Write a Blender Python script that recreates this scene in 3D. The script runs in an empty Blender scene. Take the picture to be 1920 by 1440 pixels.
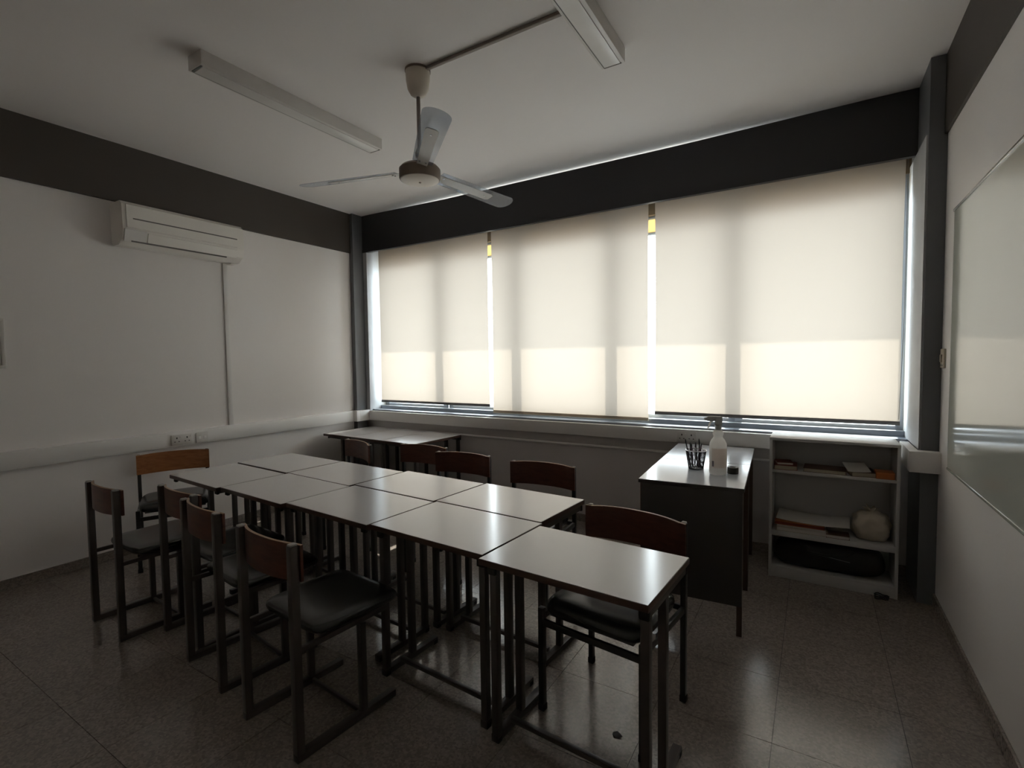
import bpy, bmesh, math, random
from mathutils import Vector, Matrix, noise

# ------------------------------------------------------------------ camera, light, exposure
scene = bpy.context.scene
C = scene.collection
R = math.radians

F_PX = 932.3
YAW, PITCH, ROLL = 0.5472, 0.0485, -0.0132
CAM = Vector((4.6634, -4.1906, 1.512))
fwd = Vector((-math.sin(YAW) * math.cos(PITCH), math.cos(YAW) * math.cos(PITCH), -math.sin(PITCH)))
rgt = Vector((math.cos(YAW), math.sin(YAW), 0))
up = rgt.cross(fwd)
cr, sr = math.cos(ROLL), math.sin(ROLL)
rgt, up = cr * rgt + sr * up, -sr * rgt + cr * up
cam_data = bpy.data.cameras.new('camera')
cam_data.sensor_width = 36
cam_data.lens = F_PX / 1920 * 36
cam_data.clip_start = 0.02
cam = bpy.data.objects.new('camera', cam_data)
m = Matrix((rgt, up, -fwd)).transposed().to_4x4()
m.translation = CAM
cam.matrix_world = m
C.objects.link(cam)
scene.camera = cam

SKY = 11.5
world = bpy.data.worlds.new('hazy_sky')
scene.world = world
world.use_nodes = True
bg = world.node_tree.nodes['Background']
bg.inputs[0].default_value = (0.86, 0.93, 1.0, 1)
bg.inputs[1].default_value = SKY

sun_d = bpy.data.lights.new('sun', 'SUN')
sun_d.energy = 10.0
sun_d.angle = R(0.6)
sun_d.color = (1.0, 0.95, 0.86)
sun = bpy.data.objects.new('sun', sun_d)
sd = Vector((-0.02, -1.0, -1.0)).normalized()
sun.rotation_euler = sd.to_track_quat('-Z', 'Y').to_euler()
sun.location = (2.6, 6, 8)
C.objects.link(sun)

vs = scene.view_settings
vs.view_transform = 'Standard'
vs.look = 'None'
vs.exposure = 0.13
vs.gamma = 1.0
vs.use_curve_mapping = False
try:
    scene.cycles.max_bounces = 14
    scene.cycles.diffuse_bounces = 8
    scene.cycles.glossy_bounces = 6
    scene.cycles.transmission_bounces = 8
    scene.cycles.transparent_max_bounces = 12
    scene.cycles.sample_clamp_indirect = 6
    scene.cycles.use_denoising = True
except Exception:
    pass


# ------------------------------------------------------------------ materials
def new_mat(name):
    mt = bpy.data.materials.new(name)
    mt.use_nodes = True
    nt = mt.node_tree
    for n in list(nt.nodes):
        nt.nodes.remove(n)
    out = nt.nodes.new('ShaderNodeOutputMaterial')
    return mt, nt, out


def lk(nt, a, b):
    nt.links.new(a, b)


def pmat(name, col, rough=0.5, metal=0.0, spec=0.5, var=0.08, scale=6.0, bump=0.0, bscale=60.0, coat=0.0, stretch=None, rvar=0.08):
    """Principled material whose colour and roughness drift with an object-space noise."""
    mt, nt, out = new_mat(name)
    b = nt.nodes.new('ShaderNodeBsdfPrincipled')
    b.inputs['Metallic'].default_value = metal
    b.inputs['Specular IOR Level'].default_value = spec
    b.inputs['Coat Weight'].default_value = coat
    tc = nt.nodes.new('ShaderNodeTexCoord')
    mp = nt.nodes.new('ShaderNodeMapping')
    if stretch:
        mp.inputs['Scale'].default_value = stretch
    lk(nt, tc.outputs['Object'], mp.inputs['Vector'])
    nz = nt.nodes.new('ShaderNodeTexNoise')
    nz.inputs['Scale'].default_value = scale
    nz.inputs['Detail'].default_value = 1.5
    lk(nt, mp.outputs['Vector'], nz.inputs['Vector'])
    rp = nt.nodes.new('ShaderNodeValToRGB')
    rp.color_ramp.elements[0].position = 0.1
    rp.color_ramp.elements[1].position = 0.9
    rp.color_ramp.elements[0].color = tuple(max(0, c * (1 - var)) for c in col) + (1,)
    rp.color_ramp.elements[1].color = tuple(min(1, c * (1 + var)) for c in col) + (1,)
    lk(nt, nz.outputs['Fac'], rp.inputs['Fac'])
    lk(nt, rp.outputs['Color'], b.inputs['Base Color'])
    mr = nt.nodes.new('ShaderNodeMapRange')
    mr.inputs['To Min'].default_value = max(0.02, rough * (1 - rvar))
    mr.inputs['To Max'].default_value = min(1.0, rough * (1 + rvar))
    lk(nt, nz.outputs['Fac'], mr.inputs['Value'])
    lk(nt, mr.outputs['Result'], b.inputs['Roughness'])
    if bump > 0:
        n2 = nt.nodes.new('ShaderNodeTexNoise')
        n2.inputs['Scale'].default_value = bscale
        n2.inputs['Detail'].default_value = 3
        lk(nt, mp.outputs['Vector'], n2.inputs['Vector'])
        bp = nt.nodes.new('ShaderNodeBump')
        bp.inputs['Strength'].default_value = bump
        bp.inputs['Distance'].default_value = 0.004
        lk(nt, n2.outputs['Fac'], bp.inputs['Height'])
        lk(nt, bp.outputs['Normal'], b.inputs['Normal'])
    lk(nt, b.outputs['BSDF'], out.inputs['Surface'])
    return mt


def wood_mat(name, dark, light, rough=0.35, axis=(2.0, 14.0, 14.0)):
    mt, nt, out = new_mat(name)
    b = nt.nodes.new('ShaderNodeBsdfPrincipled')
    b.inputs['Roughness'].default_value = rough
    tc = nt.nodes.new('ShaderNodeTexCoord')
    mp = nt.nodes.new('ShaderNodeMapping')
    mp.inputs['Scale'].default_value = axis
    lk(nt, tc.outputs['Object'], mp.inputs['Vector'])
    nz = nt.nodes.new('ShaderNodeTexNoise')
    nz.inputs['Scale'].default_value = 4
    nz.inputs['Detail'].default_value = 6
    nz.inputs['Distortion'].default_value = 0.6
    lk(nt, mp.outputs['Vector'], nz.inputs['Vector'])
    rp = nt.nodes.new('ShaderNodeValToRGB')
    rp.color_ramp.elements[0].position = 0.35
    rp.color_ramp.elements[1].position = 0.68
    rp.color_ramp.elements[0].color = dark + (1,)
    rp.color_ramp.elements[1].color = light + (1,)
    lk(nt, nz.outputs['Fac'], rp.inputs['Fac'])
    lk(nt, rp.outputs['Color'], b.inputs['Base Color'])
    lk(nt, b.outputs['BSDF'], out.inputs['Surface'])
    return mt


def terrazzo_mat():
    mt, nt, out = new_mat('terrazzo')
    b = nt.nodes.new('ShaderNodeBsdfPrincipled')
    geo = nt.nodes.new('ShaderNodeNewGeometry')
    vo = nt.nodes.new('ShaderNodeTexVoronoi')
    vo.inputs['Scale'].default_value = 110
    lk(nt, geo.outputs['Position'], vo.inputs['Vector'])
    rp = nt.nodes.new('ShaderNodeValToRGB')
    rp.color_ramp.elements[0].position = 0.0
    rp.color_ramp.elements[0].color = (0.195, 0.165, 0.148, 1)
    rp.color_ramp.elements[1].position = 1.0
    rp.color_ramp.elements[1].color = (0.31, 0.27, 0.24, 1)
    e = rp.color_ramp.elements.new(0.5)
    e.color = (0.25, 0.215, 0.19, 1)
    sep = nt.nodes.new('ShaderNodeSeparateColor')
    lk(nt, vo.outputs['Color'], sep.inputs['Color'])
    lk(nt, sep.outputs['Red'], rp.inputs['Fac'])
    n1 = nt.nodes.new('ShaderNodeTexNoise')
    n1.inputs['Scale'].default_value = 1.6
    n1.inputs['Detail'].default_value = 2
    lk(nt, geo.outputs['Position'], n1.inputs['Vector'])
    oi = nt.nodes.new('ShaderNodeObjectInfo')
    ad = nt.nodes.new('ShaderNodeMath')
    ad.operation = 'MULTIPLY_ADD'
    ad.inputs[1].default_value = 0.03
    ad.inputs[2].default_value = 0.77
    lk(nt, oi.outputs['Random'], ad.inputs[0])
    ad2 = nt.nodes.new('ShaderNodeMath')
    ad2.operation = 'MULTIPLY_ADD'
    ad2.inputs[1].default_value = 0.4
    lk(nt, n1.outputs['Fac'], ad2.inputs[0])
    lk(nt, ad.outputs[0], ad2.inputs[2])
    mx = nt.nodes.new('ShaderNodeMix')
    mx.data_type = 'RGBA'
    mx.blend_type = 'MULTIPLY'
    mx.inputs[0].default_value = 1
    cb = nt.nodes.new('ShaderNodeCombineColor')
    for i in range(3):
        lk(nt, ad2.outputs[0], cb.inputs[i])
    lk(nt, rp.outputs['Color'], mx.inputs[6])
    lk(nt, cb.outputs[0], mx.inputs[7])
    lk(nt, mx.outputs[2], b.inputs['Base Color'])
    b.inputs['Specular IOR Level'].default_value = 0.9
    mr = nt.nodes.new('ShaderNodeMapRange')
    mr.inputs['From Min'].default_value = 0.3
    mr.inputs['From Max'].default_value = 0.7
    mr.inputs['To Min'].default_value = 0.14
    mr.inputs['To Max'].default_value = 0.24
    lk(nt, n1.outputs['Fac'], mr.inputs['Value'])
    lk(nt, mr.outputs['Result'], b.inputs['Roughness'])
    lk(nt, b.outputs['BSDF'], out.inputs['Surface'])
    return mt


def blind_mat():
    """Woven roller blind cloth: lets warm light through, scatters the rest back."""
    mt, nt, out = new_mat('blind_cloth')
    tc = nt.nodes.new('ShaderNodeTexCoord')
    nz = nt.nodes.new('ShaderNodeTexNoise')
    nz.inputs['Scale'].default_value = 220
    lk(nt, tc.outputs['Object'], nz.inputs['Vector'])
    rp = nt.nodes.new('ShaderNodeValToRGB')
    rp.color_ramp.elements[0].color = (0.218, 0.186, 0.156, 1)
    rp.color_ramp.elements[1].color = (0.237, 0.203, 0.172, 1)
    lk(nt, nz.outputs['Fac'], rp.inputs['Fac'])
    tr = nt.nodes.new('ShaderNodeBsdfTranslucent')
    lk(nt, rp.outputs['Color'], tr.inputs['Color'])
    df = nt.nodes.new('ShaderNodeBsdfDiffuse')
    df.inputs['Color'].default_value = (0.70, 0.62, 0.48, 1)
    mx = nt.nodes.new('ShaderNodeMixShader')
    mx.inputs[0].default_value = 0.5
    lk(nt, df.outputs[0], mx.inputs[1])
    lk(nt, tr.outputs[0], mx.inputs[2])
    lk(nt, mx.outputs[0], out.inputs['Surface'])
    return mt


def clear_mat(name, clear=0.9, tint=(1, 1, 1), body=None, rough=0.03, through=None):
    mt, nt, out = new_mat(name)
    tp = nt.nodes.new('ShaderNodeBsdfTransparent')
    tp.inputs['Color'].default_value = tint + (1,)
    if body is None:
        sh = nt.nodes.new('ShaderNodeBsdfGlossy')
        sh.inputs['Roughness'].default_value = rough
    else:
        sh = nt.nodes.new('ShaderNodeBsdfPrincipled')
        sh.inputs['Base Color'].default_value = body + (1,)
        sh.inputs['Roughness'].default_value = rough
    if through is not None:
        sh = nt.nodes.new('ShaderNodeBsdfTranslucent')
        sh.inputs['Color'].default_value = through + (1,)
    mx = nt.nodes.new('ShaderNodeMixShader')
    mx.inputs[0].default_value = 1 - clear
    lk(nt, tp.outputs[0], mx.inputs[1])
    lk(nt, sh.outputs[0], mx.inputs[2])
    lk(nt, mx.outputs[0], out.inputs['Surface'])
    return mt


def plastic_mat(name, col, through, rough):
    """Thin white plastic that glows when lit from behind."""
    mt, nt, out = new_mat(name)
    b = nt.nodes.new('ShaderNodeBsdfPrincipled')
    b.inputs['Base Color'].default_value = col + (1,)
    b.inputs['Roughness'].default_value = rough
    tr = nt.nodes.new('ShaderNodeBsdfTranslucent')
    tr.inputs['Color'].default_value = col + (1,)
    mx = nt.nodes.new('ShaderNodeMixShader')
    mx.inputs[0].default_value = through
    lk(nt, b.outputs[0], mx.inputs[1])
    lk(nt, tr.outputs[0], mx.inputs[2])
    lk(nt, mx.outputs[0], out.inputs['Surface'])
    return mt


M = dict(
    wall=pmat('white_wall_paint', (0.82, 0.79, 0.77), 0.42, var=0.03, scale=1.2, bump=0.08, bscale=40, spec=0.4),
    ceiling=pmat('ceiling_paint', (0.84, 0.81, 0.79), 0.8, var=0.03, scale=0.8, spec=0.2),
    band=pmat('dark_beam_paint', (0.062, 0.052, 0.042), 0.55, var=0.12, scale=2, bump=0.06),
    winbeam=pmat('window_beam_paint', (0.026, 0.026, 0.030), 0.45, var=0.1, scale=2),
    column=pmat('column_paint', (0.135, 0.142, 0.150), 0.5, var=0.12, scale=3, bump=0.08),
    plaster=pmat('grey_jamb_plaster', (0.44, 0.45, 0.46), 0.6, var=0.1, scale=8, bump=0.15, bscale=90),
    spandrel=pmat('spandrel_paint', (0.55, 0.52, 0.51), 0.6, var=0.05, scale=3),
    lintel=pmat('brown_lintel_lining', (0.11, 0.08, 0.05), 0.6, var=0.1, scale=4),
    ext=pmat('exterior_concrete', (0.5, 0.49, 0.46), 0.8, var=0.1, scale=5),
    terrazzo=terrazzo_mat(),
    grout=pmat('grout', (0.05, 0.045, 0.04), 0.9),
    trunk=pmat('white_pvc', (0.74, 0.72, 0.70), 0.38, var=0.03, scale=3),
    trunkdark=pmat('pvc_shadow_gap', (0.12, 0.12, 0.12), 0.6),
    alu=pmat('grey_blue_aluminium', (0.30, 0.33, 0.38), 0.3, metal=0.65, var=0.05, scale=10),
    alu2=pmat('pale_aluminium', (0.62, 0.63, 0.65), 0.25, metal=0.8, var=0.04, scale=10),
    cloth=blind_mat(),
    glass=clear_mat('window_glass', 0.94, (0.97, 0.99, 0.98)),
    amber=clear_mat('added_amber_tint', 0.06, (0.95, 0.85, 0.6), (0.40, 0.32, 0.18), 0.4, through=(0.44, 0.345, 0.20)),  # for the added panels that tint daylight reaching the blind tops
    bar=pmat('blind_bottom_bar', (0.17, 0.16, 0.15), 0.45),
    laminate=pmat('grey_white_laminate', (0.68, 0.665, 0.665), 0.17, var=0.02, scale=3, spec=0.75, rvar=0.03),
    lip=pmat('brown_lipping', (0.075, 0.040, 0.030), 0.4, var=0.15, scale=12),
    frame=pmat('brown_painted_steel', (0.060, 0.050, 0.046), 0.38, var=0.2, scale=14),
    black=pmat('black_painted_steel', (0.018, 0.017, 0.018), 0.35, var=0.2, scale=14),
    rubber=pmat('black_rubber', (0.012, 0.012, 0.012), 0.7),
    cap=pmat('grey_plastic_cap', (0.35, 0.33, 0.31), 0.45),
    vinyl=pmat('black_vinyl', (0.018, 0.019, 0.020), 0.26, var=0.15, scale=5, bump=0.05, bscale=220, spec=0.6),
    ply=wood_mat('reddish_plywood', (0.075, 0.024, 0.016), (0.125, 0.043, 0.026), 0.38),
    plypale=wood_mat('orange_plywood', (0.30, 0.115, 0.042), (0.42, 0.18, 0.07), 0.33),
    plyedge=pmat('pale_ply_edge', (0.36, 0.24, 0.15), 0.5),
    deskgrey=pmat('grey_blue_laminate', (0.56, 0.59, 0.64), 0.17, var=0.02, scale=3, spec=0.75, rvar=0.03),
    deskpanel=pmat('dark_desk_panel', (0.050, 0.046, 0.046), 0.4, var=0.1, scale=6),
    bookcase=pmat('white_melamine', (0.52, 0.51, 0.50), 0.4, var=0.03, scale=5),
    ac=pmat('aircon_plastic', (0.82, 0.79, 0.74), 0.32, var=0.02, scale=4),
    acdark=pmat('aircon_slot', (0.16, 0.15, 0.14), 0.6),
    fan=pmat('cream_enamel', (0.60, 0.53, 0.44), 0.35, var=0.04, scale=6),
    fanbrown=pmat('brown_fan_rim', (0.20, 0.15, 0.115), 0.4),
    acrylic=clear_mat('clear_acrylic', 0.68, (0.90, 0.93, 0.97), (0.50, 0.52, 0.55), 0.05),
    plate=pmat('white_fan_arm', (0.62, 0.60, 0.57), 0.35),
    diffuser=pmat('frosted_diffuser', (0.72, 0.70, 0.67), 0.35),
    housing=pmat('batten_housing', (0.62, 0.59, 0.555), 0.4),
    conduit=pmat('brown_conduit', (0.20, 0.165, 0.14), 0.5),
    board=pmat('whiteboard_enamel', (0.50, 0.515, 0.46), 0.10, var=0.02, scale=2, spec=0.6),
    switch=pmat('aged_switch_plastic', (0.46, 0.41, 0.32), 0.4),
    socket=pmat('socket_plastic', (0.62, 0.60, 0.57), 0.35),
    hole=pmat('black_slot', (0.01, 0.01, 0.01), 0.8),
    bottle=plastic_mat('white_bottle', (0.93, 0.92, 0.90), 0.7, 0.3),
    trigger=pmat('grey_trigger', (0.50, 0.51, 0.52), 0.35),
    label=plastic_mat('bottle_label', (0.86, 0.80, 0.76), 0.65, 0.5),
    print_=pmat('label_print', (0.12, 0.10, 0.13), 0.5, var=0.2, scale=60),
    wire=pmat('black_wire', (0.03, 0.03, 0.035), 0.35, metal=0.4),
    pen1=pmat('pen_dark', (0.025, 0.02, 0.025), 0.35),
    pen2=pmat('pen_purple', (0.10, 0.06, 0.09), 0.35),
    pen3=pmat('pen_white', (0.55, 0.55, 0.56), 0.35),
    red=pmat('red_card', (0.20, 0.035, 0.025), 0.5),
    orange=pmat('orange_card', (0.45, 0.13, 0.03), 0.5),
    brownbook=pmat('brown_cover', (0.13, 0.065, 0.045), 0.5),
    paper=pmat('white_paper', (0.62, 0.59, 0.56), 0.7, var=0.04),
    papercream=pmat('cream_paper', (0.42, 0.37, 0.28), 0.7, var=0.06),
    bag=pmat('plastic_bag', (0.50, 0.44, 0.35), 0.35, var=0.12, scale=12),
    blackbag=pmat('black_nylon', (0.010, 0.010, 0.011), 0.55, var=0.2, scale=20, bump=0.1),
    zip=pmat('zip_metal', (0.20, 0.20, 0.21), 0.3, metal=0.8),
    leaf=pmat('dry_brown_scrap', (0.16, 0.10, 0.05), 0.8),
    dirt=pmat('dark_scuff', (0.03, 0.03, 0.032), 0.8),
)


# ------------------------------------------------------------------ mesh helpers
class MB:
    def __init__(self):
        self.bm = bmesh.new()

    def _xf(self, verts, loc, rot):
        if rot is not None:
            bmesh.ops.transform(self.bm, matrix=rot.to_4x4(), verts=verts)
        if loc is not None:
            bmesh.ops.translate(self.bm, vec=Vector(loc), verts=verts)

    def box(self, a, b, bev=0.0, rot=None, loc=None, seg=2):
        """Box between corners a and b, optionally bevelled, then rotated and moved."""
        lo = [min(a[i], b[i]) for i in range(3)]
        hi = [max(a[i], b[i]) for i in range(3)]
        t = bmesh.new()
        bmesh.ops.create_cube(t, size=1)
        for v in t.verts:
            v.co = Vector([(lo[i] + hi[i]) / 2 + v.co[i] * (hi[i] - lo[i]) for i in range(3)])
        if bev > 0:
            bmesh.ops.bevel(t, geom=list(t.edges), offset=bev, segments=seg, affect='EDGES', profile=0.5)
        self._merge(t, loc, rot)
        return self

    def _merge(self, t, loc=None, rot=None):
        me = bpy.data.meshes.new('tmp')
        t.to_mesh(me)
        t.free()
        n = len(self.bm.verts)
        self.bm.from_mesh(me)
        bpy.data.meshes.remove(me)
        self.bm.verts.ensure_lookup_table()
        self._xf(self.bm.verts[n:], loc, rot)

    def bar(self, p, q, w, h, bev=0.0):
        """Rectangular bar from p to q, w across and h up."""
        p, q = Vector(p), Vector(q)
        d = q - p
        L = d.length
        z = d.normalized()
        ref = Vector((0, 0, 1)) if abs(z.z) < 0.95 else Vector((0, 1, 0))
        x = ref.cross(z).normalized()
        y = z.cross(x)
        rot = Matrix((x, y, z)).transposed()
        return self.box((-w / 2, -h / 2, 0), (w / 2, h / 2, L), bev, rot, p)

    def tube(self, pts, r, n=10, caps=True):
        pts = [Vector(p) for p in pts]
        rr = r if isinstance(r, (list, tuple)) else [r] * len(pts)
        rings = []
        prev = None
        for i, p in enumerate(pts):
            a = pts[max(i - 1, 0)]
            b = pts[min(i + 1, len(pts) - 1)]
            t = (b - a).normalized()
            if prev is None:
                ref = Vector((0, 0, 1)) if abs(t.z) < 0.9 else Vector((1, 0, 0))
                u = ref.cross(t).normalized()
            else:
                u = (prev - t * prev.dot(t)).normalized()
            prev = u
            v = t.cross(u)
            rings.append([self.bm.verts.new(p + rr[i] * (math.cos(k * 2 * math.pi / n) * u + math.sin(k * 2 * math.pi / n) * v)) for k in range(n)])
        for a, b in zip(rings, rings[1:]):
            for k in range(n):
                self.bm.faces.new((a[k], a[(k + 1) % n], b[(k + 1) % n], b[k]))
        if caps:
            self.bm.faces.new(list(reversed(rings[0])))
            self.bm.faces.new(rings[-1])
        return self

    def lathe(self, prof, n=28, loc=(0, 0, 0), rot=None):
        """prof: (r, z) from bottom to top, closed on the axis where r is 0."""
        t = bmesh.new()
        rings = []
        for r, z in prof:
            if r <= 1e-6:
                rings.append([t.verts.new((0, 0, z))])
            else:
                rings.append([t.verts.new((r * math.cos(k * 2 * math.pi / n), r * math.sin(k * 2 * math.pi / n), z)) for k in range(n)])
        for a, b in zip(rings, rings[1:]):
            for k in range(n):
                k2 = (k + 1) % n
                if len(a) == 1 and len(b) == 1:
                    continue
                if len(a) == 1:
                    t.faces.new((a[0], b[k2], b[k]))
                elif len(b) == 1:
                    t.faces.new((a[k], a[k2], b[0]))
                else:
                    t.faces.new((a[k], a[k2], b[k2], b[k]))
        self._merge(t, loc, rot)
        return self

    def prism(self, poly, z0, z1, loc=None, rot=None):
        t = bmesh.new()
        lo = [t.verts.new((x, y, z0)) for x, y in poly]
        hi = [t.verts.new((x, y, z1)) for x, y in poly]
        n = len(poly)
        t.faces.new(list(reversed(lo)))
        t.faces.new(hi)
        for k in range(n):
            t.faces.new((lo[k], lo[(k + 1) % n], hi[(k + 1) % n], hi[k]))
        self._merge(t, loc, rot)
        return self

    def cushion(self, w, d, h, loc, e=0.32, dish=0.0, nu=28, nv=14, taper=0.0):
        """Rounded upholstered pad (superellipsoid) with an optional hollow on top."""
        t = bmesh.new()
        sp = lambda x, k: math.copysign(abs(x) ** k, x)
        rings = []
        for j in range(nv + 1):
            ph = -math.pi / 2 + math.pi * j / nv
            ring = []
            for i in range(nu):
                th = 2 * math.pi * i / nu
                x = w / 2 * sp(math.cos(ph), 0.45) * sp(math.cos(th), e)
                y = d / 2 * sp(math.cos(ph), 0.45) * sp(math.sin(th), e)
                z = h / 2 * sp(math.sin(ph), 0.8)
                x *= 1 + taper * (y / d)
                if z > 0 and dish:
                    z -= dish * max(0, 1 - (2 * x / w) ** 2) * max(0, 1 - (2 * y / d) ** 2)
                ring.append(t.verts.new((x, y, z)))
            rings.append(ring)
        for a, b in zip(rings, rings[1:]):
            for k in range(nu):
                t.faces.new((a[k], a[(k + 1) % nu], b[(k + 1) % nu], b[k]))
        bmesh.ops.remove_doubles(t, verts=list(t.verts), dist=1e-5)
        self._merge(t, loc)
        return self

    def build(self, name, mat, parent=None, loc=None, rotz=0.0, smooth=True, angle=35):
        bm = self.bm
        bmesh.ops.recalc_face_normals(bm, faces=list(bm.faces))
        if smooth:
            lim = R(angle)
            for f in bm.faces:
                f.smooth = True
            for e in bm.edges:
                e.smooth = len(e.link_faces) == 2 and e.calc_face_angle(0) < lim
        me = bpy.data.meshes.new(name)
        bm.to_mesh(me)
        bm.free()
        me.materials.append(M[mat] if isinstance(mat, str) else mat)
        o = bpy.data.objects.new(name, me)
        C.objects.link(o)
        if parent is not None:
            o.parent = parent
        if loc is not None:
            o.location = loc
        o.rotation_euler.z = rotz
        return o


def tag(o, label, cat, group=None, kind=None):
    o['label'] = label
    o['category'] = cat
    if group:
        o['group'] = group
    if kind:
        o['kind'] = kind
    return o


def empty(name, loc=(0, 0, 0), rotz=0.0):
    o = bpy.data.objects.new(name, None)
    o.empty_display_size = 0.1
    C.objects.link(o)
    o.location = loc
    o.rotation_euler.z = rotz
    return o


def copy_tree(o, parent=None):
    c = o.copy()
    C.objects.link(c)
    c.parent = parent
    for ch in list(o.children):
        copy_tree(ch, c)
    return c


def structure(name, mb, mat, label, cat, parent=None, smooth=False):
    o = mb.build(name, mat, parent, smooth=smooth)
    if parent is None:
        tag(o, label, cat, kind='structure')
    return o


# ------------------------------------------------------------------ the room shell
W = 5.30            # right wall
YB = -5.6           # wall behind the camera
ZC = 3.229          # ceiling
ZB = 2.78           # underside of the dark beams
YW = 0.05           # inner face of the wall below the window

floor = structure('floor', MB().box((-0.2, YB - 0.2, -0.15), (W + 0.2, 0.35, -0.004)), 'grout', 'grey brown terrazzo tile floor of the classroom', 'floor')
PITCH_T, GAP = 0.45, 0.0022
X0, Y0 = 0.04 - 0.45, -1.62 - 0.45 * 9
tile_meshes = {}
for i in range(14):
    for j in range(14):
        xa, xb = max(X0 + i * PITCH_T, 0.0), min(X0 + (i + 1) * PITCH_T, W)
        ya, yb = max(Y0 + j * PITCH_T, YB), min(Y0 + (j + 1) * PITCH_T, YW)
        if xb - xa < 0.012 or yb - ya < 0.012:
            continue
        w, d = round(xb - xa, 4), round(yb - ya, 4)
        if (w, d) not in tile_meshes:
            b = MB().box((-w / 2 + GAP / 2, -d / 2 + GAP / 2, -0.004), (w / 2 - GAP / 2, d / 2 - GAP / 2, 0.0))
            o = b.build('tile', 'terrazzo', floor, smooth=False)
            tile_meshes[(w, d)] = o.data
        else:
            o = bpy.data.objects.new('tile', tile_meshes[(w, d)])
            C.objects.link(o)
            o.parent = floor
        o.location = ((xa + xb) / 2, (ya + yb) / 2, 0)

structure('ceiling', MB().box((-0.2, YB - 0.2, ZC), (W + 0.2, 0.36, ZC + 0.2)), 'ceiling', 'plain off white painted ceiling', 'ceiling')
structure('wall_left', MB().box((-0.2, YB - 0.2, 0), (0, 0.35, ZC)), 'wall', 'white painted left wall with the air conditioner', 'wall')
structure('wall_right', MB().box((W, YB - 0.2, 0), (W + 0.2, 0.35, ZC)), 'wall', 'white painted right wall with the whiteboard', 'wall')
structure('wall_back', MB().box((0, YB - 0.2, 0), (W, YB, ZC)), 'wall', 'white wall behind the viewer', 'wall')
structure('wall_window', MB().box((0.0, YW, 0), (W, 0.35, 0.925)), 'spandrel', 'greyish low wall below the wide window', 'wall')
structure('trim_1', MB().box((0, YB, ZB), (0.02, -0.15, ZC)), 'band', 'dark brown beam band along the top of the left wall', 'beam')
structure('trim_2', MB().box((W - 0.015, YB, ZB), (W, -0.38, ZC)), 'band', 'dark brown beam band along the top of the right wall', 'beam')
structure('trim_3', MB().box((0.0, -0.15, 0), (0.06, 0.0, ZC)), 'column', 'slim dark column in the left window corner', 'column')
structure('trim_4', MB().box((5.215, -0.38, 0), (W, 0.45, ZC)), 'column', 'dark grey column at the right end of the window', 'column')
structure('trim_5', MB().box((0.0, 0.0, 0.925), (0.117, 0.45, ZC)), 'plaster', 'grey plaster window jamb beside the left column', 'window jamb')
structure('trim_6', MB().box((0.06, -0.012, 2.80), (5.215, 0.03, 2.83)).prism([(0.06, 2.83), (5.215, 2.83), (5.215, ZC), (4.95, ZC), (3.7, 3.211), (1.3, 3.209), (0.2, ZC), (0.06, ZC)], -0.03, 0.005, rot=Matrix(((1, 0, 0), (0, 0, -1), (0, 1, 0)))), 'winbeam', 'near black pelmet beam across the top of the window', 'beam')
structure('added_baffle', MB().box((0.117, 0.03, 3.02), (5.215, 0.35, 3.04)), 'trunk', 'unseen white board added behind the pelmet to block and bounce light', 'board')  # added: keeps strip daylight off the blinds and bounces it to the ceiling
structure('trim_7', MB().box((0.117, 0.235, 2.765), (5.215, 0.45, 3.02)), 'lintel', 'brown lined lintel above the window glass', 'lintel')
structure('trim_8', MB().box((-0.6, 0.45, 2.92), (6.0, 1.43, 3.06)), 'ext', 'concrete sun canopy outside above the window', 'canopy')
structure('trim_9', MB().box((0.117, YW - 0.01, 0.925), (5.215, 0.45, 0.94)).box((0.117, 0.17, 0.94), (5.215, 0.235, 0.978)), 'alu', 'grey aluminium sill and track under the window frames', 'window sill')
structure('trim_10', MB().box((5.205, -0.365, 0.94), (5.215, 0.45, 2.80)), 'plaster', 'grey plaster window jamb on the side of the right column', 'window jamb')
structure('baseboard_left', MB().box((0, YB, 0), (0.012, -0.15, 0.07), 0.003), 'terrazzo', 'low terrazzo skirting along the left wall', 'skirting')
structure('baseboard_right', MB().box((W - 0.012, YB, 0), (W, -0.38, 0.075), 0.003), 'terrazzo', 'low terrazzo skirting along the right wall', 'skirting')
structure('baseboard_window', MB().box((0.06, YW - 0.012, 0), (5.215, YW, 0.07), 0.003), 'terrazzo', 'low terrazzo skirting below the window', 'skirting')

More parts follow.
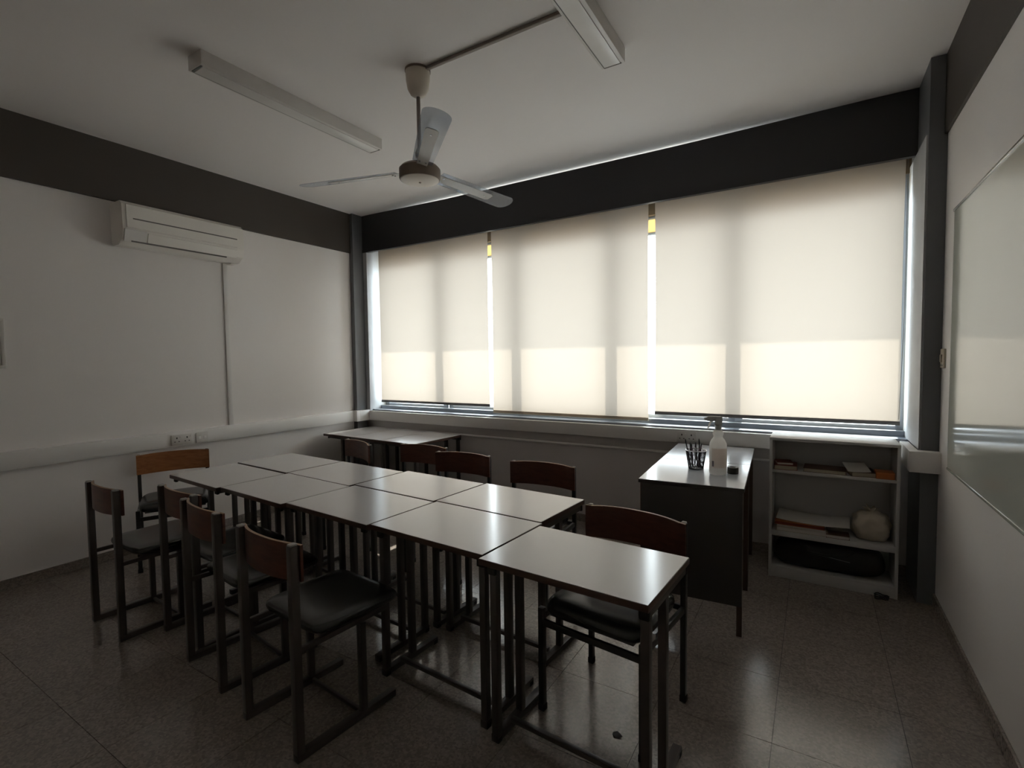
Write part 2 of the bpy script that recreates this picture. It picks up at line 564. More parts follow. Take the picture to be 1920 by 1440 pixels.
# windows: five sliding panels of about one metre
edges = [0.117, 1.09, 2.09, 3.09, 4.108, 5.215]
for k in range(5):
    xa, xb = edges[k], edges[k + 1]
    yy = 0.265 if k % 2 == 0 else 0.295
    w = empty('window_%d' % (k + 1), ((xa + xb) / 2, yy, 0.94))
    tag(w, 'aluminium sliding window panel %s' % ['nearest the left corner', 'second from the left corner', 'in the middle of the row', 'second from the right column', 'nearest the right column'][k], 'window', kind='structure')
    hw = (xb - xa) / 2
    z1 = 2.765 - 0.94
    MB().box((-hw, -0.014, 0), (-hw + 0.055, 0.014, z1), 0.002).build('stile', 'alu', w)
    MB().box((hw - 0.055, -0.014, 0), (hw, 0.014, z1), 0.002).build('stile', 'alu', w)
    MB().box((-hw + 0.055, -0.014, 0), (hw - 0.055, 0.014, 0.065), 0.002).build('rail', 'alu', w)
    MB().box((-hw + 0.055, -0.014, z1 - 0.025), (hw - 0.055, 0.014, z1), 0.002).build('rail', 'alu', w)
    zt = 2.60 - 0.94  # rail under the added amber panel
    MB().box((-hw + 0.055, -0.014, zt), (hw - 0.055, 0.014, zt + 0.025), 0.002).build('rail', 'alu', w)
    MB().box((-hw + 0.05, -0.002, 0.06), (hw - 0.05, 0.002, zt + 0.005)).build('pane', 'glass', w, smooth=False)
    MB().box((-hw + 0.05, -0.003, zt + 0.02), (hw - 0.05, 0.003, z1 - 0.02)).build('added_tint_panel', 'amber', w, smooth=False)  # added behind the blinds to turn the light on their tops amber

# unseen strip added above the lintel so daylight leaks over the pelmet
w = tag(empty('window_6', (2.666, 0.32, 3.04)), 'unseen glazed strip added above the pelmet beam to leak daylight', 'window', kind='structure')
MB().box((-2.549, -0.012, 0), (2.549, 0.012, 0.014)).build('rail', 'alu', w)
MB().box((-2.549, -0.003, 0.014), (2.549, 0.003, 0.189)).build('pane', 'glass', w, smooth=False)

# ------------------------------------------------------------------ roller blinds
YBL = 0.100
for k, (xa, xb, zb, lab) in enumerate([
        (0.185, 1.762, 1.045, 'cream roller blind hanging nearest the left corner column'),
        (1.803, 3.428, 0.985, 'middle cream roller blind, hanging lower than its two neighbours'),
        (3.482, 5.172, 1.045, 'widest cream roller blind, above the bookcase beside the right column')]):
    t = tag(empty('roller_blind', ((xa + xb) / 2, YBL, 2.93)), lab, 'blind', 'roller blinds on the window')
    hw = (xb - xa) / 2
    dz = zb - 2.93
    b = MB()
    N = 12
    # cloth: slight waviness, two-millimetre-free single woven sheet with a hem
    cols = 24
    vs_ = []
    for i in range(cols + 1):
        x = -hw + 2 * hw * i / cols
        edge = (2 * i / cols - 1)
        row = []
        for j in range(N + 1):
            f = j / N
            z = dz * f
            pull = 0.006 * math.sin(math.pi * f) * (edge ** 3)
            row.append(b.bm.verts.new((x - pull, 0.025 - 0.002 * math.sin(5 * x + k) * f, z)))
        vs_.append(row)
    for i in range(cols):
        for j in range(N):
            b.bm.faces.new((vs_[i][j], vs_[i + 1][j], vs_[i + 1][j + 1], vs_[i][j + 1]))
    b.build('cloth', 'cloth', t)
    MB().box((-hw, 0.016, dz - 0.022), (hw, 0.034, dz + 0.006), 0.003).build('bottom_bar', 'bar' if k != 1 else 'cloth', t)
    MB().tube([(-hw, 0, 0), (hw, 0, 0)], 0.024, 16).build('roller_tube', 'bar', t)
    for s in (-1, 1):
        MB().box((s * (hw + 0.002), -0.03, -0.03), (s * (hw + 0.006), 0.03, 0.04)).build('bracket', 'bar', t)
    if k == 2:
        pts = [(hw + 0.004, -0.02, 0.0)]
        for q in range(1, 15):
            f = q / 14
            pts.append((hw + 0.004 - 0.055 * max(0, f - 0.55) ** 1.4, -0.02 - 0.01 * f, -1.86 * f))
        MB().tube(pts, 0.0016, 6).build('pull_cord', 'bar', t)

# ------------------------------------------------------------------ trunking, pipes, sockets on the walls
t = tag(empty('cable_trunking', (0, -2.8, 0.815)), 'long white cable trunking running along the left wall', 'trunking')
MB().box((0, YB + 2.8, 0), (0.05, 2.6, 0.125), 0.003).build('channel', 'trunk', t)
MB().box((0.05, YB + 2.8, 0.012), (0.054, 2.6, 0.113), 0.0015).build('cover', 'trunk', t)
t = tag(empty('cable_trunking', (2.6, YW, 0.815)), 'white cable trunking running under the window frames', 'trunking')
MB().box((0.11 - 2.6, -0.06, 0), (5.15 - 2.6, 0, 0.11), 0.003).build('channel', 'trunk', t)
MB().box((0.0 - 2.6, -0.25, 0), (0.11 - 2.6, -0.20, 0.125), 0.003).build('corner_cover', 'trunk', t)
MB().box((0.06 - 2.6, -0.20, 0), (0.11 - 2.6, 0.0, 0.125), 0.003).build('corner_cover', 'trunk', t)
t = tag(empty('cable_trunking', (5.22, -0.3, 0.812)), 'short white trunking box wrapped round the right column', 'trunking')
MB().box((-0.065, -0.078, 0), (-0.016, 0.28, 0.123), 0.003).build('channel', 'trunk', t)
MB().box((-0.067, -0.15, 0), (0.08, -0.08, 0.125), 0.003).build('end_cover', 'trunk', t)
tag(MB().tube([(0.16, YW - 0.014, 0.72), (5.1, YW - 0.014, 0.72)], 0.011, 10).build('pipe', 'trunk'), 'thin pale pipe running along the wall below the window trunking', 'pipe')
tag(MB().box((0, -1.628, 0.94), (0.016, -1.586, 2.44), 0.003).build('cable_conduit', 'trunk'), 'thin white vertical conduit dropping from the air conditioner to the trunking', 'conduit')


def socket(loc, ang, w, lab, gang):
    t = tag(empty('wall_socket', loc, ang), lab, 'socket', 'sockets on the trunking')
    MB().box((-w / 2, -0.012, -0.044), (w / 2, 0, 0.044), 0.003).build('plate', 'socket', t)
    for g in range(gang):
        cx = (g - (gang - 1) / 2) * w / gang if gang else 0
        MB().box((cx - 0.004, -0.0135, 0.008), (cx + 0.004, -0.011, 0.022)).build('slot', 'hole', t)
        for s in (-1, 1):
            MB().box((cx + s * 0.016 - 0.005, -0.0135, -0.018), (cx + s * 0.016 + 0.005, -0.011, -0.012)).build('slot', 'hole', t)
        MB().box((cx + 0.022, -0.016, 0.016), (cx + 0.032, -0.011, 0.03), 0.001).build('rocker', 'socket', t)
    return t


socket((0.054, -2.06, 0.872), R(90), 0.16, 'white double socket on the left trunking, above the wooden chair back', 2)
t = tag(empty('data_outlet', (0.054, -1.895, 0.868), R(90)), 'blank white outlet plate on the left trunking beside the double socket', 'outlet')
MB().box((-0.05, -0.01, -0.044), (0.05, 0, 0.044), 0.003).build('plate', 'socket', t)
for s in (-1, 1):
    MB().box((s * 0.022 - 0.012, -0.012, -0.014), (s * 0.022 + 0.012, -0.009, 0.010), 0.001).build('shutter', 'trunk', t)
socket((3.78, -0.01, 0.868), 0, 0.15, 'double socket on the window trunking, behind the pen cup', 2)

t = tag(empty('notice_frame', (0, -3.3, 1.5)), 'pale framed panel cut off at the left edge on the left wall', 'panel')
MB().box((0, -0.35, 0.015), (0.012, 0.18, 0.32), 0.003).build('panel', 'trunk', t)
for z in (0.0, 0.315):
    MB().box((0, -0.36, z), (0.02, 0.2, z + 0.02), 0.002).build('frame_bar', 'housing', t)
MB().box((0, 0.18, 0.02), (0.02, 0.2, 0.315), 0.002).build('frame_bar', 'housing', t)

t = tag(empty('light_switch', (W, -0.45, 1.488), 0), 'small yellowed light switch on the right wall beside the column', 'switch')
MB().box((-0.012, -0.043, -0.055), (0, 0.043, 0.055), 0.003).build('plate', 'switch', t)
MB().box((-0.02, -0.014, -0.022), (-0.010, 0.014, 0.022), 0.002).build('rocker', 'switch', t)
MB().box((-0.0135, -0.03, -0.045), (-0.011, 0.03, -0.035), 0.0005).build('groove', 'acdark', t)

# whiteboard
t = tag(empty('whiteboard', (W, -1.9, 0.89)), 'large glossy whiteboard on the right wall reflecting the blinds', 'whiteboard')
L2 = 1.235
MB().box((-0.012, -L2, 0.0), (0, L2, 1.385)).build('panel', 'board', t, smooth=False)
MB().box((-0.016, -L2, -0.006), (0, L2, 0.006), 0.002).build('frame_bar', 'board', t)
MB().box((-0.018, -L2, 1.379), (0, L2, 1.393), 0.002).build('frame_bar', 'alu2', t)
for s in (-1, 1):
    MB().box((-0.0135, s * L2 - 0.003, 0), (0, s * L2 + 0.003, 1.385), 0.001).build('frame_bar', 'trunk', t)

# ------------------------------------------------------------------ air conditioner
t = tag(empty('air_conditioner', (0, -2.0, 2.43)), 'white split air conditioner unit high on the left wall', 'air conditioner')
prof = [(0.0, 0.02), (0.0, 0.325), (0.165, 0.325), (0.195, 0.30), (0.205, 0.11), (0.185, 0.045), (0.12, 0.0), (0.03, 0.0)]
b = MB()
rot = Matrix(((1, 0, 0), (0, 0, -1), (0, 1, 0)))   # profile (x, z) extruded along y
b.prism(prof, -0.465, 0.465, rot=rot)
b.build('body', 'ac', t, angle=20)
b = MB()
b.prism([(0.198, 0.30), (0.209, 0.295), (0.215, 0.125), (0.204, 0.12)], -0.40, 0.44, rot=rot)
b.build('front_panel', 'ac', t, angle=20)
MB().box((0.203, -0.40, 0.19), (0.2145, 0.40, 0.199)).build('slot', 'acdark', t)
b = MB()
b.prism([(0.203, 0.105), (0.214, 0.10), (0.193, 0.032), (0.182, 0.040)], -0.40, 0.30, rot=rot)
b.build('louvre', 'ac', t, angle=20)
MB().bar((0.190, -0.41, 0.026), (0.190, 0.31, 0.026), 0.012, 0.010).build('louvre_slot', 'acdark', t)
b = MB()
b.prism([(0.207, 0.115), (0.214, 0.11), (0.19, 0.02), (0.183, 0.03)], 0.31, 0.455, rot=rot)
b.build('display_cover', 'trunk', t, angle=20)
MB().box((0.02, 0.40, -0.012), (0.10, 0.45, 0.01), 0.004).build('drain_elbow', 'ac', t)

# ------------------------------------------------------------------ ceiling: battens, fan, conduit
def batten(loc, half, lab):
    t = tag(empty('ceiling_light', loc), lab, 'ceiling light', 'linear ceiling lights')
    MB().box((-0.068, -half, -0.08), (0.068, half, 0.0), 0.003).build('housing', 'housing', t)
    MB().box((-0.046, -half + 0.02, -0.086), (0.046, half - 0.02, -0.078), 0.002).build('diffuser', 'diffuser', t)
    for s in (-1, 1):
        MB().box((-0.05, s * (half - 0.012) - 0.004, -0.084), (0.05, s * (half - 0.012) + 0.004, -0.078)).build('end_seam', 'acdark', t)
    MB().box((-0.052, -half + 0.016, -0.0835), (-0.048, half - 0.016, -0.078)).build('side_seam', 'acdark', t)
    return t


batten((1.715, -2.01, ZC), 0.665, 'long linear ceiling light on the left, between the fan and the air conditioner')
batten((3.675, -2.10, ZC), 0.67, 'linear ceiling light cut off by the top edge, right of the fan')
tag(MB().box((2.70, -1.893, ZC - 0.018), (3.60, -1.870, ZC), 0.003).build('ceiling_conduit', 'conduit'), 'thin brown conduit on the ceiling from the fan to the right light', 'conduit')

FX, FY = 2.632, -1.882
t = tag(empty('ceiling_fan', (FX, FY, ZC)), 'cream three blade ceiling fan with clear acrylic blades', 'ceiling fan')
MB().lathe([(0, -0.155), (0.022, -0.155), (0.045, -0.14), (0.062, -0.11), (0.070, -0.06), (0.072, -0.012), (0.066, 0.0), (0, 0.0)], 28).build('canopy', 'fan', t, angle=50)
MB().lathe([(0.0735, -0.012), (0.0755, -0.01), (0.0755, 0.0), (0.0, 0.0)], 28).build('canopy_rim', 'fanbrown', t)
MB().tube([(0, 0, -0.15), (0, 0, -0.56)], 0.0115, 14).build('downrod', 'conduit', t)
MB().lathe([(0, -0.505), (0.022, -0.505), (0.026, -0.48), (0.016, -0.455), (0, -0.455)], 20).build('rod_collar', 'fanbrown', t)
HZ = -0.595
MB().lathe([(0, HZ - 0.042), (0.117, HZ - 0.042), (0.122, HZ - 0.034), (0.122, HZ + 0.018), (0.108, HZ + 0.034), (0.05, HZ + 0.05), (0, HZ + 0.05)], 36).build('motor', 'fanbrown', t, angle=40)
MB().lathe([(0, HZ - 0.056), (0.03, HZ - 0.055), (0.08, HZ - 0.052), (0.112, HZ - 0.045), (0.113, HZ - 0.036), (0, HZ - 0.036)], 36).build('hub_plate', 'fan', t, angle=40)
MB().lathe([(0, HZ - 0.060), (0.006, HZ - 0.060), (0.008, HZ - 0.054), (0, HZ - 0.054)], 12).build('hub_screw', 'fanbrown', t)
for ang in (80, 199, 318):
    bl = MB()
    r0, r1, hwid, nseg = 0.14, 0.80, 0.070, 10
    poly = [(r0, -hwid * 0.82), (r1 - 0.06, -hwid)]
    for q in range(1, nseg):
        a = -math.pi / 2 + math.pi * q / nseg
        poly.append((r1 - 0.06 + 0.06 * math.cos(a), hwid * math.sin(a)))
    poly += [(r1 - 0.06, hwid), (r0, hwid * 0.82)]
    tilt = Matrix.Rotation(R(ang), 3, 'Z') @ Matrix.Rotation(R(-13), 3, 'X') @ Matrix.Rotation(R(1.5), 3, 'Y')
    bl.prism(poly, -0.002, 0.002, rot=tilt)
    blade = bl.build('blade', 'acrylic', t, loc=(0, 0, HZ + 0.012), smooth=False)
    arm = MB()
    arm.prism([(0.07, -0.030), (0.58, -0.034), (0.60, -0.024), (0.60, 0.024), (0.58, 0.034), (0.07, 0.030)], -0.0055, -0.0025, rot=tilt)
    arm.build('blade_arm', 'plate', blade, smooth=False)
    scr = MB()
    for rr, ss in ((0.17, -0.018), (0.17, 0.018), (0.54, 0.0)):
        scr.lathe([(0, -0.010), (0.005, -0.010), (0.006, -0.0055), (0, -0.0055)], 10, loc=tilt @ Vector((rr, ss, 0)), rot=tilt)
    scr.build('screws', 'alu2', blade)

# ------------------------------------------------------------------ student desks
DW, DD, DH = 0.685, 0.458, 0.735
TH = -0.0649
def make_desk():
    t = empty('student_desk')
    tp = MB().box((-DW / 2, -DD / 2, DH - 0.026), (DW / 2, DD / 2, DH - 0.0015), 0.0015).build('table_top', 'lip', t)
    MB().box((-DW / 2 + 0.0025, -DD / 2 + 0.0025, DH - 0.002), (DW / 2 - 0.0025, DD / 2 - 0.0025, DH)).build('laminate', 'laminate', tp, smooth=False)
    for lx in (-0.285, DW / 2 - 0.018):
        for ly in (-0.198, -0.030):
            MB().box((lx - 0.015, ly - 0.015, 0.03), (lx + 0.015, ly + 0.015, DH - 0.05), 0.002).build('post', 'frame', t)
        ft = MB().box((lx - 0.017, -0.216, 0.004), (lx + 0.017, 0.140, 0.032), 0.002).build('foot', 'frame', t)
        for fy in (-0.200, 0.124):
            MB().box((lx - 0.018, fy - 0.014, 0.0), (lx + 0.018, fy + 0.014, 0.02), 0.002).build('glide', 'rubber', ft)
        rl = MB().box((lx - 0.015, -0.214, DH - 0.052), (lx + 0.015, 0.195, DH - 0.026), 0.002).build('top_rail', 'frame', t)
        for cy in (-0.216, 0.197):
            MB().box((lx - 0.018, cy - 0.008, DH - 0.056), (lx + 0.018, cy + 0.008, DH - 0.0265), 0.003).build('rail_cap', 'rubber', rl)
    MB().box((-0.270, -0.125, 0.033), (DW / 2 - 0.033, -0.105, 0.053), 0.002).build('stretcher', 'frame', t)
    return t


DESKS = [  # x, y, turned, label
    (3.901, -2.420, 0, 'white topped student desk nearest the viewer, with a black chair pushed under it'),
    (3.212, -2.340, 0, 'white topped student desk in the front row, second from the viewer'),
    (2.521, -2.312, 1, 'white topped student desk in the middle of the front row'),
    (1.831, -2.298, 1, 'white topped student desk in the front row, second from its left wall end'),
    (1.139, -2.278, 1, 'white topped student desk at the left wall end of the front row'),
    (3.229, -1.872, 0, 'white topped student desk at the right end of the back row'),
    (2.536, -1.842, 0, 'white topped student desk in the back row, second from its right end'),
    (1.840, -1.834, 0, 'white topped student desk in the back row, second from its left wall end'),
    (1.146, -1.796, 0, 'white topped student desk at the left wall end of the back row'),
]
desk0 = make_desk()
for k, (x, y, turned, lab) in enumerate(DESKS):
    o = desk0 if k == 0 else copy_tree(desk0)
    o.location = (x, y, 0)
    o.rotation_euler.z = TH + (math.pi if turned else 0)
    tag(o, lab, 'desk', 'student desks pushed together in the middle')
for k, (x, y, lab) in enumerate([
        (0.325, -0.318, 'student desk stored in the window corner, against the left column'),
        (0.790, -0.345, 'student desk stored under the window, between two others in the corner'),
        (1.257, -0.372, 'student desk stored under the window, rightmost of the three in the corner')]):
    o = copy_tree(desk0)
    o.location = (x, y, 0)
    o.rotation_euler.z = R(90) - 0.055
    tag(o, lab, 'desk', 'student desks stored in the window corner')


# ------------------------------------------------------------------ chairs
def back_panel(w, z0, z1, bow, thick, y, mat, parent, pos=0.5, lean=0.0):
    """Curved plywood backrest bowed towards -y, ends flat against the posts."""
    b = MB()
    n = 18
    rows = []
    for i in range(n + 1):
        f = -1 + 2 * i / n
        x = f * w / 2
        g = 1 - min(1, abs(f) / 0.93) ** 2.4
        yy = y - bow * g
        ring = []
        for (dy, z) in ((0, z0), (0, z1), (thick, z1), (thick, z0)):
            ring.append(b.bm.verts.new((x, yy + dy + lean * (z - z0), z + (0.006 * g if z == z1 else 0.0))))
        rows.append(ring)
    for a, c in zip(rows, rows[1:]):
        for k in range(4):
            b.bm.faces.new((a[k], a[(k + 1) % 4], c[(k + 1) % 4], c[k]))
    b.bm.faces.new(rows[0])
    b.bm.faces.new(list(reversed(rows[-1])))
    o = b.build('backrest', mat, parent)
    e = MB()
    pts = []
    for i in range(n + 1):
        f = -1 + 2 * i / n
        g = 1 - min(1, abs(f) / 0.93) ** 2.4
        pts.append((f * w / 2, y - bow * g + thick / 2 + lean * (z1 - z0), z1 + 0.006 * g))
    for p, q in zip(pts, pts[1:]):
        e.bar(p, q, thick * 0.96, 0.003)
    e.build('ply_edge', 'plyedge', o)
    return o


def make_sled_chair():
    """Faces +y; origin on the floor midway between the runners."""
    t = empty('sled_chair')
    hx = 0.197
    for s in (-1, 1):
        p = MB().box((s * hx - 0.016, -0.250, 0.028), (s * hx + 0.016, -0.218, 0.830), 0.002).build('rear_post', 'frame', t)
        MB().box((s * hx - 0.014, -0.248, 0.830), (s * hx + 0.014, -0.220, 0.838), 0.003).build('post_cap', 'cap', p)
        MB().box((s * hx - 0.014, 0.046, 0.028), (s * hx + 0.014, 0.074, 0.41), 0.002).build('front_leg', 'frame', t)
        MB().box((s * hx - 0.016, -0.250, 0.0), (s * hx + 0.016, 0.225, 0.03), 0.002).build('runner', 'frame', t)
        MB().box((s * (hx - 0.006) - 0.009, -0.22, 0.408), (s * (hx - 0.006) + 0.009, 0.20, 0.430), 0.002).build('side_rail', 'frame', t)
    MB().box((-hx + 0.014, 0.052, 0.006), (hx - 0.014, 0.068, 0.022), 0.002).build('stretcher', 'frame', t)
    MB().box((-hx + 0.008, 0.185, 0.410), (hx - 0.008, 0.203, 0.428), 0.002).build('front_rail', 'frame', t)
    s_ = MB().cushion(0.448, 0.425, 0.066, (0, 0.052, 0.461), 0.28, 0.012, taper=0.08).build('seat', 'vinyl', t)
    MB().box((-0.185, -0.12, 0.424), (0.185, 0.23, 0.436), 0.002).build('seat_board', 'frame', s_)
    back_panel(0.440, 0.692, 0.830, 0.042, 0.011, -0.216, 'ply', t)
    return t


def make_tube_chair(wood='ply'):
    """Black steel chair on four straight legs; faces +y."""
    t = empty('steel_chair')
    hx = 0.230
    for s in (-1, 1):
        p = MB().box((s * hx - 0.012, -0.232, 0.012), (s * hx + 0.012, -0.206, 0.795), 0.003).build('rear_leg', 'black', t)
        MB().box((s * hx - 0.014, -0.234, 0.0), (s * hx + 0.014, -0.204, 0.03), 0.003).build('ferrule', 'rubber', p)
        MB().box((s * hx - 0.010, -0.230, 0.795), (s * hx + 0.010, -0.208, 0.802), 0.003).build('leg_cap', 'cap', p)
        p = MB().box((s * hx - 0.013, 0.190, 0.012), (s * hx + 0.013, 0.216, 0.452), 0.003).build('front_leg', 'black', t)
        MB().box((s * hx - 0.015, 0.188, 0.0), (s * hx + 0.015, 0.218, 0.03), 0.003).build('ferrule', 'rubber', p)
        MB().box((s * hx - 0.009, -0.21, 0.400), (s * hx + 0.009, 0.195, 0.428), 0.002).build('side_rail', 'black', t)
        MB().box((s * hx - 0.006, 0.10, 0.428), (s * hx + 0.006, 0.145, 0.446), 0.002).build('seat_bracket', 'cap', t)
    MB().box((-hx + 0.012, 0.195, 0.375), (hx - 0.012, 0.211, 0.403), 0.002).build('front_rail', 'black', t)
    MB().box((-hx + 0.012, -0.228, 0.405), (hx - 0.012, -0.212, 0.430), 0.002).build('rear_rail', 'black', t)
    s_ = MB().cushion(0.445, 0.435, 0.100, (0, 0.005, 0.462), 0.30, 0.010, taper=0.05).build('seat', 'vinyl', t)
    MB().box((-0.19, -0.19, 0.426), (0.19, 0.20, 0.440), 0.002).build('seat_board', 'black', s_)
    back_panel(0.490, 0.645, 0.797, 0.045, 0.012, -0.205, wood, t)
    return t


sled0 = make_sled_chair()
for k, (x, y, a, lab) in enumerate([
        (2.832, -2.815, -0.085, 'brown sled chair with black seat nearest the viewer at the front desks'),
        (2.185, -2.735, -0.13, 'brown sled chair at the front desks, second from the viewer'),
        (1.742, -2.635, -0.06, 'brown sled chair at the front desks, tucked in deepest between its two neighbours'),
        (1.245, -2.795, -0.04, 'brown sled chair farthest from the viewer at the front desks, by the left wall')]):
    o = sled0 if k == 0 else copy_tree(sled0)
    o.location = (x, y, 0)
    o.rotation_euler.z = a
    tag(o, lab, 'chair', 'sled chairs along the front desks')

tube0 = make_tube_chair()
for k, (x, y, a, lab) in enumerate([
        (3.932, -2.180, math.pi - 0.13, 'black steel chair with glossy black seat pushed under the nearest desk'),
        (3.085, -1.42, math.pi + 0.02, 'black steel chair with curved wooden back at the right end of the back desk row'),
        (2.385, -1.38, math.pi + 0.06, 'black steel chair with wooden back at the back desks, overlapping the one to its left'),
        (1.865, -1.245, math.pi + 0.02, 'black steel chair at the back desks, half hidden by the chair on its right'),
        (1.13, -1.35, math.pi - 0.30, 'black steel chair at the back desks, leftmost, before the stored corner desks')]):
    o = tube0 if k == 0 else copy_tree(tube0)
    o.location = (x, y, 0)
    o.rotation_euler.z = a
    tag(o, lab, 'chair', 'steel chairs at the desks')
o = make_tube_chair('plypale')
o.location = (0.40, -2.28, 0)
o.rotation_euler.z = R(-90) - 0.42 + 0.0
tag(o, 'black steel chair with orange brown wooden back against the left wall', 'chair')

# ------------------------------------------------------------------ teacher tables
TA = 0.058
def table(loc, lab, panel):
    t = tag(empty('teacher_table', loc, TA), lab, 'table', 'grey topped tables under the window')
    w, d, h = 0.56, 0.66, 0.815
    tp = MB().box((-w / 2, -d / 2, h - 0.022), (w / 2, d / 2, h - 0.0015), 0.0015).build('table_top', 'deskpanel', t)
    MB().box((-w / 2 + 0.002, -d / 2 + 0.002, h - 0.002), (w / 2 - 0.002, d / 2 - 0.002, h)).build('laminate', 'deskgrey', tp, smooth=False)
    for sx in (-1, 1):
        for sy in (-1, 1):
            MB().box((sx * (w / 2 - 0.022) - 0.014, sy * (d / 2 - 0.03) - 0.014, 0), (sx * (w / 2 - 0.022) + 0.014, sy * (d / 2 - 0.03) + 0.014, h - 0.022), 0.002).build('leg', 'lip', t)
        MB().box((sx * (w / 2 - 0.022) - 0.010, -d / 2 + 0.044, h - 0.062), (sx * (w / 2 - 0.022) + 0.010, d / 2 - 0.044, h - 0.022)).build('apron', 'deskpanel', t)
    if panel:
        MB().box((-w / 2 + 0.016, -d / 2 + 0.006, 0.17), (w / 2 - 0.010, -d / 2 + 0.018, h - 0.022), 0.001).build('modesty_panel', 'deskpanel', t)
    MB().box((-w / 2 + 0.036, d / 2 - 0.036, h - 0.062), (w / 2 - 0.036, d / 2 - 0.024, h - 0.022)).build('apron', 'deskpanel', t)
    return t


ta = Vector((math.cos(TA), math.sin(TA), 0))
tb = Vector((-math.sin(TA), math.cos(TA), 0))
P0 = Vector((3.797, -1.375, 0)) + ta * 0.28 + tb * 0.33
table(P0, 'grey topped table with dark end panel, carrying the spray bottle', True)
table(P0 + tb * 0.664, 'grey topped table end to end behind the one with the spray bottle', False)
TZ = 0.815

# pen cup: wire mesh basket
cup = tag(empty('pen_cup', (4.035, -0.955, TZ)), 'black wire mesh pen cup full of pens on the grey table', 'pen cup')
MB().lathe([(0, 0), (0.043, 0), (0.043, 0.004), (0, 0.004)], 24).build('base', 'wire', cup)
wires = MB()
H = 0.118
for k in range(36):
    a = k * 2 * math.pi / 36
    for da in (0.35, -0.35):
        wires.tube([((0.043 + 0.018 * f) * math.cos(a + da * f), (0.043 + 0.018 * f) * math.sin(a + da * f), H * f) for f in (0, 0.5, 1)], 0.0011, 4, False)
wires.build('mesh_side', 'wire', cup)
for z, r in ((H, 0.0615), (0.004, 0.0435)):
    MB().tube([(r * math.cos(q * math.pi / 16), r * math.sin(q * math.pi / 16), z) for q in range(33)], 0.003, 8, False).build('rim', 'alu2' if z > 0.05 else 'wire', cup)
random.seed(4)
pens = [(-0.030, 0.004, -0.36, 0.02, 'pen1', 0.175, 'thick dark pen leaning out on the left of the mesh cup'),
        (-0.015, -0.012, -0.10, -0.05, 'pen2', 0.150, None), (0.018, -0.015, 0.08, -0.10, 'pen2', 0.145, None),
        (0.006, 0.018, -0.16, 0.14, 'pen1', 0.150, None), (0.026, 0.010, -0.10, 0.02, 'pen1', 0.178, 'tall thin dark pen standing upright in the mesh cup'),
        (0.0, -0.024, 0.04, -0.16, 'pen3', 0.150, 'white pen in the mesh cup'), (-0.024, 0.018, -0.22, 0.18, 'pen1', 0.148, None),
        (0.014, 0.028, 0.12, 0.16, 'pen2', 0.146, None)]
for px, py, tx, ty, mt, ln, lab in pens:
    pen = tag(empty('pen', (cup.location.x + px, cup.location.y + py, TZ + 0.0125)), lab or 'thin dark pen standing among the others in the mesh cup', 'pen', 'pens in the mesh cup')
    d = Vector((tx * 0.6, ty * 0.6, 1)).normalized()
    MB().tube([d * 0.0, d * ln * 0.86], 0.0042, 8).build('barrel', mt, pen)
    MB().tube([d * ln * 0.86, d * ln * 0.94, d * ln], [0.0042, 0.0038, 0.0014], 8).build('tip', 'pen1' if mt != 'pen3' else 'pen2', pen)

# spray bottle
sb = tag(empty('spray_bottle', (4.178, -1.045, TZ), R(25)), 'white spray bottle with pale trigger head on the grey table', 'spray bottle')
MB().lathe([(0, 0), (0.042, 0), (0.048, 0.006), (0.049, 0.02), (0.049, 0.165), (0.047, 0.185), (0.038, 0.205), (0.028, 0.218), (0.0255, 0.228), (0.030, 0.240), (0.0305, 0.250), (0.024, 0.262), (0.018, 0.268), (0, 0.268)], 32).build('body', 'bottle', sb, angle=60)
lb = MB()
n = 14
ring = []
for i in range(n + 1):
    a = R(-150) + R(120) * i / n
    ring.append([lb.bm.verts.new((r * math.cos(a), r * math.sin(a), z)) for r, z in ((0.0497, 0.045), (0.0497, 0.16), (0.0490, 0.16), (0.0490, 0.045))])
for a, c in zip(ring, ring[1:]):
    for k in range(4):
        lb.bm.faces.new((a[k], a[(k + 1) % 4], c[(k + 1) % 4], c[k]))
lab_o = lb.build('label', 'label', sb)
pr = MB()
for i in range(3):
    a0 = R(-147 + 5 * i)
    a1 = a0 + R(4.5)
    v = [pr.bm.verts.new((0.0500 * math.cos(a), 0.0500 * math.sin(a), z)) for a, z in ((a0, 0.052), (a1, 0.052), (a1, 0.085), (a0, 0.085))]
    pr.bm.faces.new(v)
pr.build('printed_block', 'print_', lab_o, smooth=False)
MB().lathe([(0, 0.262), (0.0185, 0.262), (0.0185, 0.290), (0.014, 0.298), (0, 0.298)], 20).build('collar', 'trigger', sb)
hd = MB()
hd.box((-0.018, -0.013, 0.292), (0.022, 0.013, 0.342), 0.006)
hd.box((-0.066, -0.011, 0.318), (0.020, 0.011, 0.346), 0.006)
head = hd.build('trigger_head', 'trigger', sb)
MB().tube([(-0.066, 0, 0.332), (-0.078, 0, 0.331)], 0.008, 12).build('nozzle', 'trigger', head)
MB().tube([(-0.030, 0, 0.322), (-0.045, 0, 0.312), (-0.052, 0, 0.292), (-0.060, 0, 0.270)], [0.006, 0.006, 0.005, 0.004], 8).build('trigger', 'bottle', head)
# black jar lid / tape reel
tp = tag(empty('tape_reel', (4.252, -0.985, TZ)), 'small black tape reel lying beside the spray bottle', 'tape')
MB().lathe([(0.018, 0), (0.031, 0), (0.032, 0.002), (0.032, 0.036), (0.031, 0.038), (0.018, 0.038), (0.017, 0.036), (0.017, 0.002), (0.018, 0)], 28).build('tape', 'black', tp)
MB().lathe([(0.0155, 0.001), (0.017, 0.001), (0.017, 0.037), (0.0155, 0.037), (0.0155, 0.001)], 28).build('core', 'bar', tp)

